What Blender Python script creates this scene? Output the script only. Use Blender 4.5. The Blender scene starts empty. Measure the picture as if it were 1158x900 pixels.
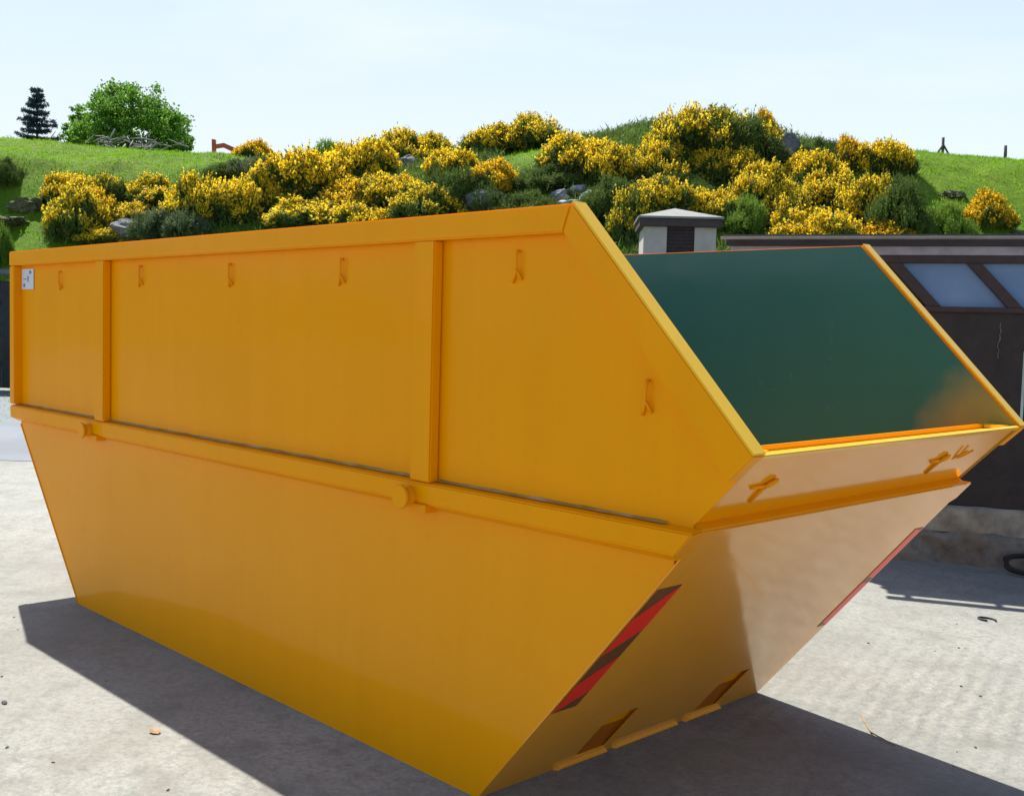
import bpy, bmesh, math, random
import numpy as np
from mathutils import Vector, Matrix, noise
R = math.radians
scene = bpy.context.scene

# ------------------------------------------------------------------ camera
CAM = Vector((6.847, -2.4097, 1.5995))
FPX = 1233.2
def basis(yaw, pitch, roll):
    cy, sy = math.cos(yaw), math.sin(yaw)
    f = Vector((cy*math.cos(pitch), sy*math.cos(pitch), math.sin(pitch)))
    r = Vector((sy, -cy, 0)); u = r.cross(f)
    return math.cos(roll)*r+math.sin(roll)*u, -math.sin(roll)*r+math.cos(roll)*u, f
RT, UP, FW = basis(2.3709, -0.0639, 0.0269)
cam_d = bpy.data.cameras.new('camera'); cam = bpy.data.objects.new('camera', cam_d)
scene.collection.objects.link(cam)
M4 = Matrix((RT, UP, -FW)).transposed().to_4x4(); M4.translation = CAM
cam.matrix_world = M4
cam_d.sensor_fit = 'HORIZONTAL'; cam_d.sensor_width = 36; cam_d.lens = 36*FPX/1158
cam_d.clip_start = .05; cam_d.clip_end = 5000
scene.camera = cam
scene.render.resolution_x = 1024; scene.render.resolution_y = 795

# ------------------------------------------------------------------ light
SUN_AZ, SUN_EL = 163.3, 52.5       # azimuth from +X, counter-clockwise
sd = Vector((math.cos(R(SUN_AZ))*math.cos(R(SUN_EL)), math.sin(R(SUN_AZ))*math.cos(R(SUN_EL)), math.sin(R(SUN_EL))))
SKY_S = .095; EXPO = .98; HAZE = 1.08/(SKY_S*2**EXPO)
w = bpy.data.worlds.new('World'); scene.world = w; w.use_nodes = True
nt = w.node_tree; bg = nt.nodes['Background']
sky = nt.nodes.new('ShaderNodeTexSky'); sky.sky_type = 'NISHITA'; sky.sun_disc = False
sky.sun_elevation = R(SUN_EL); sky.sun_rotation = R(90-SUN_AZ)
sky.air_density = 1.0; sky.dust_density = .8; sky.ozone_density = 1.0
L_ = nt.links.new
tc = nt.nodes.new('ShaderNodeTexCoord'); sep = nt.nodes.new('ShaderNodeSeparateXYZ'); L_(tc.outputs['Generated'], sep.inputs[0])
def wmr(src, a, b, c, d, smooth=False):
    n = nt.nodes.new('ShaderNodeMapRange'); L_(src, n.inputs[0])
    if smooth: n.interpolation_type = 'SMOOTHSTEP'
    for i, v in enumerate((a, b, c, d)): n.inputs[i+1].default_value = v
    return n.outputs[0]
def wmul(a, b):
    n = nt.nodes.new('ShaderNodeMath'); n.operation = 'MULTIPLY'; L_(a, n.inputs[0]); L_(b, n.inputs[1]); return n.outputs[0]
# thin bright haze low in the sky on the sun's side
dot = nt.nodes.new('ShaderNodeVectorMath'); dot.operation = 'DOT_PRODUCT'; L_(tc.outputs['Generated'], dot.inputs[0]); dot.inputs[1].default_value = (math.cos(R(SUN_AZ)), math.sin(R(SUN_AZ)), 0)
hz_f = wmul(wmr(sep.outputs['Z'], .22, .62, 1, 0, True), wmr(dot.outputs['Value'], .0, .75, .12, 1, True))
hr = nt.nodes.new('ShaderNodeValToRGB'); L_(sep.outputs['Z'], hr.inputs[0]); e = hr.color_ramp.elements
e[0].position = .06; e[0].color = (.90, .97, .985, 1); e[1].position = .36; e[1].color = (.60, .78, .94, 1)
hs = nt.nodes.new('ShaderNodeVectorMath'); hs.operation = 'SCALE'; L_(hr.outputs[0], hs.inputs[0]); hs.inputs['Scale'].default_value = HAZE
mixh = nt.nodes.new('ShaderNodeMix'); mixh.data_type = 'RGBA'; L_(hz_f, mixh.inputs[0]); L_(sky.outputs[0], mixh.inputs[6]); L_(hs.outputs[0], mixh.inputs[7])
mp = nt.nodes.new('ShaderNodeMapping'); mp.inputs['Scale'].default_value = (1, 1, 6); L_(tc.outputs['Generated'], mp.inputs[0])
nz = nt.nodes.new('ShaderNodeTexNoise'); nz.inputs['Scale'].default_value = 2.0; nz.inputs['Detail'].default_value = 7; L_(mp.outputs[0], nz.inputs['Vector'])
cl = wmul(wmr(nz.outputs['Fac'], .5, .72, 0, .55), hz_f)
mixc = nt.nodes.new('ShaderNodeMix'); mixc.data_type = 'RGBA'; L_(cl, mixc.inputs[0]); L_(mixh.outputs[2], mixc.inputs[6]); mixc.inputs[7].default_value = (HAZE*.96, HAZE*.99, HAZE, 1)
L_(mixc.outputs[2], bg.inputs['Color'])
bg.inputs['Strength'].default_value = SKY_S
ld = bpy.data.lights.new('sun', 'SUN'); ld.energy = 4.6; ld.angle = R(.5); ld.color = (1, .95, .85)
lo = bpy.data.objects.new('sun', ld); scene.collection.objects.link(lo)
lo.rotation_euler = sd.to_track_quat('Z', 'Y').to_euler()
vs = scene.view_settings; vs.view_transform = 'Standard'; vs.look = 'None'; vs.gamma = 1; vs.exposure = EXPO
vs.use_curve_mapping = False
rng = np.random.default_rng(7); random.seed(7)

# ------------------------------------------------------------------ helpers
def tag(o, label=None, cat=None, group=None, kind=None):
    if label: o['label'] = label
    if cat: o['category'] = cat
    if group: o['group'] = group
    if kind: o['kind'] = kind
    return o
def empty(name, loc=(0, 0, 0), rz=0):
    o = bpy.data.objects.new(name, None); scene.collection.objects.link(o)
    o.location = loc; o.rotation_euler = (0, 0, rz); o.empty_display_size = .2; return o
def link_mesh(name, me, mats, parent=None):
    o = bpy.data.objects.new(name, me); scene.collection.objects.link(o)
    for m in (mats if isinstance(mats, (list, tuple)) else [mats]): me.materials.append(m)
    if parent: o.parent = parent
    return o
class MB:
    def __init__(s): s.bm = bmesh.new()
    def poly_prism(s, pts, off, mat=0, mat_b=None):
        """closed polygon pts (3D) extruded by vector off"""
        off = Vector(off); a = [s.bm.verts.new(Vector(p)) for p in pts]; b = [s.bm.verts.new(Vector(p)+off) for p in pts]
        fs = [s.bm.faces.new(a), s.bm.faces.new(b[::-1])]; n = len(pts)
        fs[0].material_index = mat; fs[1].material_index = mat if mat_b is None else mat_b
        for i in range(n):
            f = s.bm.faces.new((a[i], b[i], b[(i+1) % n], a[(i+1) % n])); f.material_index = mat
        return s
    def box(s, lo, hi, mat=0):
        x0, y0, z0 = lo; x1, y1, z1 = hi
        return s.poly_prism([(x0, y0, z0), (x1, y0, z0), (x1, y1, z0), (x0, y1, z0)], (0, 0, z1-z0), mat)
    def tube(s, pts, rad, n=10, mat=0, cap=True):
        pts = [Vector(p) for p in pts]
        if not isinstance(rad, (list, tuple)): rad = [rad]*len(pts)
        rings = []; prev = None
        for i, p in enumerate(pts):
            t = (pts[min(i+1, len(pts)-1)]-pts[max(i-1, 0)]).normalized()
            if prev is None: a = t.orthogonal().normalized()
            else: a = (prev-t*prev.dot(t)).normalized()
            prev = a; b = t.cross(a)
            rings.append([s.bm.verts.new(p+rad[i]*(a*math.cos(2*math.pi*k/n)+b*math.sin(2*math.pi*k/n))) for k in range(n)])
        for i in range(len(rings)-1):
            for k in range(n):
                f = s.bm.faces.new((rings[i][k], rings[i][(k+1) % n], rings[i+1][(k+1) % n], rings[i+1][k])); f.smooth = True; f.material_index = mat
        if cap:
            s.bm.faces.new(rings[0][::-1]).material_index = mat; s.bm.faces.new(rings[-1]).material_index = mat
        return s
    def build(s, name, mats, parent=None, bevel=0, seg=2, smooth=False):
        bmesh.ops.recalc_face_normals(s.bm, faces=s.bm.faces)
        if bevel:
            es = [e for e in s.bm.edges if len(e.link_faces) == 2 and e.calc_face_angle(0) > .35]
            bmesh.ops.bevel(s.bm, geom=es, offset=bevel, segments=seg, affect='EDGES', clamp_overlap=True)
        me = bpy.data.meshes.new(name); s.bm.to_mesh(me); s.bm.free()
        if smooth:
            for p in me.polygons: p.use_smooth = True
        o = link_mesh(name, me, mats, parent)
        return o
def np_mesh(name, V, F, mats, parent=None, midx=None, smooth=False):
    """V (n,3), F (m,k) arrays"""
    me = bpy.data.meshes.new(name); V = np.asarray(V, np.float32); F = np.asarray(F, np.int32)
    m, k = F.shape
    me.vertices.add(len(V)); me.vertices.foreach_set('co', V.ravel())
    me.loops.add(m*k); me.loops.foreach_set('vertex_index', F.ravel())
    me.polygons.add(m); me.polygons.foreach_set('loop_start', np.arange(0, m*k, k, dtype=np.int32))
    me.polygons.foreach_set('loop_total', np.full(m, k, np.int32))
    if midx is not None: me.polygons.foreach_set('material_index', np.asarray(midx, np.int32))
    if smooth: me.polygons.foreach_set('use_smooth', np.ones(m, bool))
    me.update(calc_edges=True); me.validate()
    return link_mesh(name, me, mats, parent)

# ------------------------------------------------------------------ materials
def mat(name, col=(.5, .5, .5), rough=.6, metal=0, spec=.5):
    m = bpy.data.materials.new(name); m.use_nodes = True
    b = m.node_tree.nodes['Principled BSDF']
    b.inputs['Base Color'].default_value = (*col, 1); b.inputs['Roughness'].default_value = rough
    b.inputs['Metallic'].default_value = metal; b.inputs['Specular IOR Level'].default_value = spec
    return m, m.node_tree, b
def N(nt, t, **kw):
    n = nt.nodes.new(t)
    for k, v in kw.items(): setattr(n, k, v)
    return n
def noise_tex(nt, scale, detail=4, rough=.5, vec=None, dist=0):
    n = N(nt, 'ShaderNodeTexNoise'); n.inputs['Scale'].default_value = scale; n.inputs['Detail'].default_value = detail
    n.inputs['Roughness'].default_value = rough; n.inputs['Distortion'].default_value = dist
    if vec is None:
        g = N(nt, 'ShaderNodeNewGeometry'); vec = g.outputs['Position']
    nt.links.new(vec, n.inputs['Vector']); return n.outputs['Fac']
def mapr(nt, src, a, b, c=0, d=1):
    n = N(nt, 'ShaderNodeMapRange'); nt.links.new(src, n.inputs[0])
    for i, v in enumerate((a, b, c, d)): n.inputs[i+1].default_value = v
    return n.outputs[0]
def ramp(nt, src, stops):
    n = N(nt, 'ShaderNodeValToRGB'); nt.links.new(src, n.inputs[0]); e = n.color_ramp.elements
    while len(e) < len(stops): e.new(.5)
    for el, (p, c) in zip(e, stops): el.position = p; el.color = (*c, 1)
    return n.outputs[0]
def mixcol(nt, fac, a, b, mode='MIX'):
    n = N(nt, 'ShaderNodeMix', data_type='RGBA', blend_type=mode)
    for s, i in ((fac, 0), (a, 6), (b, 7)):
        if isinstance(s, (int, float)): n.inputs[i].default_value = s
        elif isinstance(s, tuple): n.inputs[i].default_value = (*s, 1)
        else: nt.links.new(s, n.inputs[i])
    return n.outputs[2]
def bump(nt, b, src, strength=.3, dist=.02, slot='Normal', prev=None):
    n = N(nt, 'ShaderNodeBump'); n.inputs['Strength'].default_value = strength; n.inputs['Distance'].default_value = dist
    nt.links.new(src, n.inputs['Height'])
    if prev is not None: nt.links.new(prev, n.inputs['Normal'])
    nt.links.new(n.outputs[0], b.inputs[slot]); return n.outputs[0]

def paint(name, col, rough=.32, coat=.9, wav=.5, dirt=True, coat_r=.06, dcol=(.35, .25, .12)):
    m, t, b = mat(name, col, rough, spec=.04)
    n1 = noise_tex(t, 1.3, 5, .6); n2 = noise_tex(t, 38, 4, .7)
    c = mixcol(t, mapr(t, n1, .35, .7, 0, .35), col, tuple(x*.86 for x in col))
    mp_ = N(t, 'ShaderNodeMapping'); mp_.inputs['Scale'].default_value = (9, 9, .7); gg = N(t, 'ShaderNodeNewGeometry'); t.links.new(gg.outputs['Position'], mp_.inputs[0])
    c = mixcol(t, mapr(t, noise_tex(t, 1.0, 5, .6, vec=mp_.outputs[0]), .4, .7, 0, .3), c, tuple(x*.88 for x in col))
    if dirt:
        mus = mapr(t, noise_tex(t, 5, 8, .75, dist=.6), .6, .82, 0, .35)
        c = mixcol(t, mus, c, dcol)
        c = mixcol(t, mapr(t, n2, .66, .74, 0, .3), c, tuple(x*.6 for x in col))
    t.links.new(c, b.inputs['Base Color'])
    t.links.new(mapr(t, n1, .3, .7, rough-.06, rough+.14), b.inputs['Roughness'])
    b.inputs['Coat Weight'].default_value = coat; b.inputs['Coat IOR'].default_value = 1.5
    t.links.new(mapr(t, noise_tex(t, 3, 6, .7), .3, .75, coat_r*.6, coat_r*2.2), b.inputs['Coat Roughness'])
    wv = noise_tex(t, 1.7, 2, .4)
    p = bump(t, b, wv, wav, .012); p2 = bump(t, b, noise_tex(t, 160, 2, .5), .04, .002, prev=p)
    t.links.new(p2, b.inputs['Coat Normal'])
    return m
M = {}
YEL = (.94, .348, .0)
M['yellow'] = paint('yellow_paint', YEL, coat=.09, dcol=(.6, .2, .005))
M['yellow_low'] = paint('yellow_paint_side', YEL, coat=.24, wav=.35, dcol=(.6, .2, .005))
M['yellow_up'] = paint('yellow_paint_rim', YEL, coat=.75, wav=.12, dcol=(.62, .26, .02))
M['yellow_end'] = paint('yellow_paint_gloss', YEL, coat=.95, wav=.4, dcol=(.62, .26, .02))
M['green_in'] = paint('green_paint', (.036, .14, .125), rough=.4, coat=.5, coat_r=.15, dcol=(.06, .09, .06))
# green paint turning yellow towards the low corner by the end rim
def corner_tint():
    m = paint('green_paint_yellow_corner', (.036, .14, .125), rough=.4, coat=.5, coat_r=.15, dcol=(.06, .09, .06))
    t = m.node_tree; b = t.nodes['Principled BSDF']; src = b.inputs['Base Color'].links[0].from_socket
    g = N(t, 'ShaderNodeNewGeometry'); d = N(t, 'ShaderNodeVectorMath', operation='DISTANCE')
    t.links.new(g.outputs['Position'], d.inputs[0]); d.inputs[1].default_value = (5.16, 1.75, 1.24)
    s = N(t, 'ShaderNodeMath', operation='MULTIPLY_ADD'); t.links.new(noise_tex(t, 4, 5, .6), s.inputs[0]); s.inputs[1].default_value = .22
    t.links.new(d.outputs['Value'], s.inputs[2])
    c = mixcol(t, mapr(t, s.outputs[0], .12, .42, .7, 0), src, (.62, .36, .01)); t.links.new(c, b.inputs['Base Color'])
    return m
M['green_tint'] = corner_tint()
M['lit_edge'] = paint('lit_edge_yellow', (.97, .55, .02), rough=.35, coat=.5, dcol=(.8, .5, .1))  # paler yellow: sun and sky brightness on the edges put into the colour
m, t, b = mat('weld_grime', (.3, .24, .15), .7)
t.links.new(ramp(t, noise_tex(t, 9, 3, .6), [(.3, (.3, .14, .01)), (.55, (.38, .26, .09)), (.75, (.45, .4, .3))]), b.inputs['Base Color']); M['grime'] = m
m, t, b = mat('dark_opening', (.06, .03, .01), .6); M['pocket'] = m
M['pocket'] = paint('pocket_shade_paint', (.48, .12, .002), rough=.5, coat=.3)  # darker yellow: shade of the recess put into the pocket colour
def flat(name, col, rough=.6, sc=6, var=.25, bmp=.0, metal=0, spec=.5):
    m, t, b = mat(name, col, rough, metal, spec)
    n = noise_tex(t, sc, 6, .65)
    c = mixcol(t, mapr(t, n, .3, .7), tuple(x*(1-var) for x in col), tuple(min(1, x*(1+var)) for x in col))
    t.links.new(c, b.inputs['Base Color'])
    if bmp: bump(t, b, noise_tex(t, sc*5, 5, .7), bmp, .01)
    M[name] = m; return m
flat('tape_red', (1, .028, .006), .35, 8, .05); flat('tape_brown', (.17, .06, .012), .4, 8, .15)
flat('label_white', (.62, .66, .7), .4, 30, .08); flat('label_blue', (.08, .15, .45), .4, 30, .05)
flat('brown_wood', (.03, .022, .02), .75, 7, .35, .3); flat('frame_wood', (.035, .018, .018), .6, 12, .3, .2)
flat('fascia_dark', (.028, .026, .033), .6, 5, .25, .1); flat('gutter_grey', (.3, .3, .3), .55, 9, .2)
flat('band_grey', (.3, .29, .35), .7, 7, .25, .2); flat('felt', (.07, .07, .075), .9, 6, .3, .4)
flat('plinth', (.30, .27, .21), .9, 6, .4, .6); flat('stonework', (.2, .18, .15), .95, 5, .5, .8)
flat('render_white', (.42, .38, .37), .85, 3, .18, .2); flat('slate', (.2, .2, .19), .7, 6, .15, .3)
flat('louvre', (.05, .035, .04), .7, 12, .3, .2); flat('post_wood', (.1, .085, .07), .9, 10, .4, .5)
flat('fence_black', (.018, .02, .026), .7, 6, .4, .3); flat('dead_wood', (.26, .24, .23), .9, 8, .3, .3)
flat('bark', (.07, .055, .045), .9, 6, .4, .6); flat('digger_red', (.45, .07, .03), .5, 5, .2)
flat('rubber', (.015, .015, .016), .7, 5, .2); flat('pebble', (.12, .11, .1), .9, 12, .4, .5); flat('steel', (.3, .3, .3), .4, 6, .2, 0, .8)
flat('scar', (.2, .19, .18), .8, 20, .2); flat('door_edge', (.4, .5, .46), .6, 10, .15); flat('dry_leaf', (.3, .17, .08), .8, 20, .3)
m, t, b = mat('sky_pane', (.10, .13, .24), .2, spec=.3)  # blue of the reflected sky put into the pane base colour
t.links.new(mixcol(t, mapr(t, noise_tex(t, 3, 4, .5), .3, .7), (.11, .20, .38), (.17, .27, .46)), b.inputs['Base Color']); M['sky_pane'] = m
# rock
def rock_mat(name, c0, c1, c2):
    m, t, b = mat(name, c1, .9)
    t.links.new(ramp(t, noise_tex(t, 2.2, 9, .7, dist=.5), [(.32, c0), (.5, c1), (.68, c2)]), b.inputs['Base Color'])
    bump(t, b, noise_tex(t, 4, 9, .7), .9, .12); M[name] = m
rock_mat('rock_grey', (.05, .055, .06), (.17, .18, .19), (.34, .34, .34))
rock_mat('rock_pale', (.10, .10, .11), (.32, .32, .34), (.6, .6, .62))
rock_mat('peat', (.05, .06, .025), (.11, .12, .05), (.2, .2, .1))
# foliage
def leaf(name, c0, c1, trans=.35, rough=.6, sc=1.5):
    m, t, b = mat(name, c0, rough, spec=.15); out = t.nodes['Material Output']
    oi = N(t, 'ShaderNodeNewGeometry')
    c = mixcol(t, mapr(t, noise_tex(t, sc, 4, .6), .35, .65), c0, c1)
    c = mixcol(t, mapr(t, oi.outputs['Random Per Island'], 0, 1, 0, .5), c, tuple(x*1.5 for x in c1))
    t.links.new(c, b.inputs['Base Color'])
    tr = N(t, 'ShaderNodeBsdfTranslucent'); t.links.new(c, tr.inputs[0])
    mx = N(t, 'ShaderNodeMixShader'); mx.inputs[0].default_value = trans
    t.links.new(b.outputs[0], mx.inputs[1]); t.links.new(tr.outputs[0], mx.inputs[2]); t.links.new(mx.outputs[0], out.inputs[0])
    M[name] = m
leaf('gorse_green', (.05, .085, .02), (.11, .165, .035), .35)
leaf('gorse_light', (.10, .17, .02), (.18, .28, .04), .4)
leaf('gorse_greygreen', (.08, .12, .045), (.14, .18, .08), .3)
leaf('flower', (.90, .59, .015), (.95, .72, .03), .45, sc=2)
leaf('flower_orange', (.86, .50, .008), (.95, .64, .015), .45, sc=2)
leaf('tree_leaf', (.06, .15, .015), (.13, .27, .03), .5, sc=.8)
leaf('spruce_leaf', (.03, .055, .075), (.06, .10, .13), .2)
leaf('grass_blade', (.12, .26, .01), (.20, .36, .015), .5, sc=.4)
leaf('scrub', (.06, .10, .02), (.13, .19, .04), .3, sc=.8)
# hill ground
m, t, b = mat('hill_grass', (.12, .22, .03), .9, spec=.1)
n1 = noise_tex(t, .18, 6, .6); n2 = noise_tex(t, 1.6, 8, .75)
c = ramp(t, n1, [(.3, (.08, .18, .012)), (.5, (.13, .25, .016)), (.7, (.2, .30, .025))])
c = mixcol(t, mapr(t, n2, .48, .72, 0, .7), c, (.06, .1, .018))
c = mixcol(t, mapr(t, noise_tex(t, .35, 7, .7), .6, .72, 0, .8), c, (.12, .1, .05))
t.links.new(c, b.inputs['Base Color']); bump(t, b, noise_tex(t, 5, 8, .8), 1, .15); M['hill'] = m
# concrete yard
m, t, b = mat('concrete', (.5, .48, .44), .88)
big = noise_tex(t, .45, 7, .62, dist=.4); med = noise_tex(t, 3.2, 9, .72); fine = noise_tex(t, 42, 6, .8)
c = ramp(t, big, [(.3, (.17, .178, .163)), (.5, (.27, .274, .25)), (.72, (.345, .348, .318))])
c = mixcol(t, mapr(t, med, .5, .68, 0, .7), c, (.16, .155, .135))
c = mixcol(t, mapr(t, fine, .45, .62, 0, .6), c, (.155, .155, .145))
c = mixcol(t, mapr(t, noise_tex(t, 130, 3, .6), .66, .72, 0, .7), c, (.10, .09, .08))
c = mixcol(t, mapr(t, noise_tex(t, 1.1, 6, .7, dist=1.2), .66, .8, 0, .55), c, (.19, .145, .09))
v = N(t, 'ShaderNodeTexVoronoi', feature='DISTANCE_TO_EDGE'); v.inputs['Scale'].default_value = .33
g = N(t, 'ShaderNodeNewGeometry'); va = N(t, 'ShaderNodeVectorMath', operation='ADD'); nn = N(t, 'ShaderNodeTexNoise'); nn.inputs['Scale'].default_value = 2; nn.inputs['Detail'].default_value = 6
t.links.new(g.outputs['Position'], nn.inputs['Vector']); vs_ = N(t, 'ShaderNodeVectorMath', operation='SCALE'); vs_.inputs['Scale'].default_value = .35
t.links.new(nn.outputs['Color'], vs_.inputs[0]); t.links.new(g.outputs['Position'], va.inputs[0]); t.links.new(vs_.outputs[0], va.inputs[1]); t.links.new(va.outputs[0], v.inputs['Vector'])
crk = mapr(t, v.outputs['Distance'], .0, .003, .3, 0)
c = mixcol(t, crk, c, (.14, .12, .1))
st = noise_tex(t, .9, 8, .78, dist=.3)
c = mixcol(t, mapr(t, st, .52, .66, 0, .45), c, (.15, .14, .115))
lp_ = noise_tex(t, 14, 8, .8, dist=.8)
c = mixcol(t, mapr(t, lp_, .5, .62, 0, .65), c, (.155, .16, .148))
# tamped ridges on the right of the yard
wv = N(t, 'ShaderNodeTexWave'); wv.inputs['Scale'].default_value = 3.6; wv.inputs['Distortion'].default_value = 6; wv.inputs['Detail'].default_value = 5; wv.inputs['Detail Scale'].default_value = 1.6; wv.inputs['Detail Roughness'].default_value = .7
mpp = N(t, 'ShaderNodeMapping'); mpp.inputs['Rotation'].default_value = (0, 0, R(-16)); t.links.new(g.outputs['Position'], mpp.inputs[0]); t.links.new(mpp.outputs[0], wv.inputs['Vector'])
dd_ = N(t, 'ShaderNodeVectorMath', operation='DISTANCE'); t.links.new(g.outputs['Position'], dd_.inputs[0]); dd_.inputs[1].default_value = (4.9, 2.35, 0)
dn_ = N(t, 'ShaderNodeMath', operation='MULTIPLY_ADD'); t.links.new(noise_tex(t, 2.2, 5, .6), dn_.inputs[0]); dn_.inputs[1].default_value = 1.3; t.links.new(dd_.outputs['Value'], dn_.inputs[2])
msk = mapr(t, dn_.outputs[0], 1.0, 2.0, 1, 0)
mm = N(t, 'ShaderNodeMath', operation='MULTIPLY'); t.links.new(wv.outputs['Fac'], mm.inputs[0]); t.links.new(msk, mm.inputs[1])
c = mixcol(t, mapr(t, mm.outputs[0], .5, 1, 0, .2), c, (.17, .155, .13))
t.links.new(c, b.inputs['Base Color'])
p = bump(t, b, med, .5, .012); p = bump(t, b, fine, .5, .004, prev=p); p = bump(t, b, mm.outputs[0], .5, .008, prev=p); M['concrete'] = m
m, t, b = mat('tarmac', (.2, .21, .23), .85)
c = ramp(t, noise_tex(t, .6, 6, .6), [(.35, (.12, .14, .165)), (.65, (.17, .195, .23))])
c = mixcol(t, mapr(t, noise_tex(t, 60, 5, .8), .45, .65, 0, .4), c, (.14, .14, .15)); t.links.new(c, b.inputs['Base Color']); bump(t, b, noise_tex(t, 70, 4, .7), .4, .005); M['tarmac'] = m

# ------------------------------------------------------------------ terrain
FX = Vector((FW.x, FW.y, 0)).normalized(); RX = Vector((FX.y, -FX.x, 0))
SKY_PTS = [(-900, 150), (-300, 158), (0, 165), (60, 168), (150, 176), (240, 181), (300, 186), (400, 188), (480, 184), (560, 176), (630, 168), (700, 160),
           (760, 150), (830, 156), (880, 168), (930, 180), (1000, 182), (1050, 181), (1100, 184), (1158, 190), (1500, 205), (2200, 230)]
SX = [p[0] for p in SKY_PTS]; SY = [p[1] for p in SKY_PTS]
def hill_h(u, d):
    """u lateral metres, d depth metres from the camera point, in the fixed hill frame"""
    px = 579+FPX*u/max(d, 15); ang = min(max(px, -900), 2200)
    ys = float(np.interp(ang, SX, SY)); hor = 371+(px-579)*.0269
    hor = min(max(hor, 330), 415)
    k = min(max((ang-0)/1100, 0), 1)
    d0 = 24-10.5*min(1, k*1.7); dc = 46
    Hc = 1.6+dc*(hor-ys)/FPX
    s = (d-d0)/(dc-d0)
    if s <= 0: return -.06+.0*s
    if s < 1:
        h = Hc*(1-(1-s)**1.35)*(.15+.85*min(1, s*1.4)) if s < .714 else Hc*(1-(1-s)**1.35)
    else: h = Hc-(d-dc)*.05-min(1, (d-dc)/25)**2*1.5
    amp = min(1, s*2.5)
    n = noise.noise((u*.12, d*.12, 3))*.55+noise.noise((u*.35, d*.35, 9))*.32+noise.noise((u*1.1, d*1.1, 5))*.14
    fade = 1 if s < .8 else max(.25, 1-(s-.8)*4)
    # terraced, eroded banks on the left part of the slope
    bank = 0
    if px < 330: bank = .14*math.sin((d+1.6*noise.noise((u*.2, 0, 1)))*1.15)*math.exp(-((px-0)/260)**2)
    return max(-.06, h)+(n*1.1+bank)*amp*fade
def P_ud(u, d, z=0): return Vector((CAM.x, CAM.y, 0))+RX*u+FX*d+Vector((0, 0, z))
dirs_cache = {}
def ray(px, py): return FW+RT*((px-579)/FPX)-UP*((py-450)/FPX)
def on_hill(px, py, far=75):
    """where the line of sight to a place seen in the photo meets the hill"""
    dr = ray(px, py); best = None; bd = 1e9
    d = 14.
    while d < far:
        P = CAM+dr*d; q = P-Vector((CAM.x, CAM.y, 0)); u = q.dot(RX); dd = q.dot(FX); gap = P.z-hill_h(u, dd)
        if gap < 0: return Vector((P.x, P.y, hill_h(u, dd))), dd
        if gap/d < bd and d < 50: bd = gap/d; best = (u, dd)
        d += .2
    return P_ud(best[0], best[1], hill_h(*best)), best[1]
def ground_z(P):
    q = P-Vector((CAM.x, CAM.y, 0)); return hill_h(q.dot(RX), q.dot(FX))
us = np.concatenate([np.linspace(-220, -45, 26), np.linspace(-44, 48, 310), np.linspace(50, 220, 26)])
ds = np.concatenate([np.linspace(12.5, 55, 170), np.linspace(56, 120, 30), np.linspace(130, 420, 20)])
V = []; 
for d in ds:
    for u in us:
        h = hill_h(u, d) if d < 130 else hill_h(u, 130)-(d-130)*.03
        p = P_ud(u, d, h); V.append(p[:])
nu, nd = len(us), len(ds)
I, J = np.meshgrid(np.arange(nd-1), np.arange(nu-1), indexing='ij'); a = (I*nu+J).ravel()
hill = np_mesh('hillside', V, np.stack([a, a+1, a+nu+1, a+nu], 1), M['hill'], smooth=True); tag(hill, kind='structure')
g = 45
gm = MB(); gm.bm.faces.new([gm.bm.verts.new(P_ud(x, y, 0)) for x, y in ((-90, -60), (60, -60), (60, 24), (-90, 24))])
tag(gm.build('ground', M['concrete']), kind='structure')
# tarmac lane behind the yard on the left, slightly raised edge
rm = MB(); rm.bm.faces.new([rm.bm.verts.new(P_ud(x, y, .004)) for x, y in ((-80, 11.75), (-.5, 11.9), (-.5, 22.5), (-80, 22.8))])
tag(rm.build('road', M['tarmac']), kind='structure')

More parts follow.
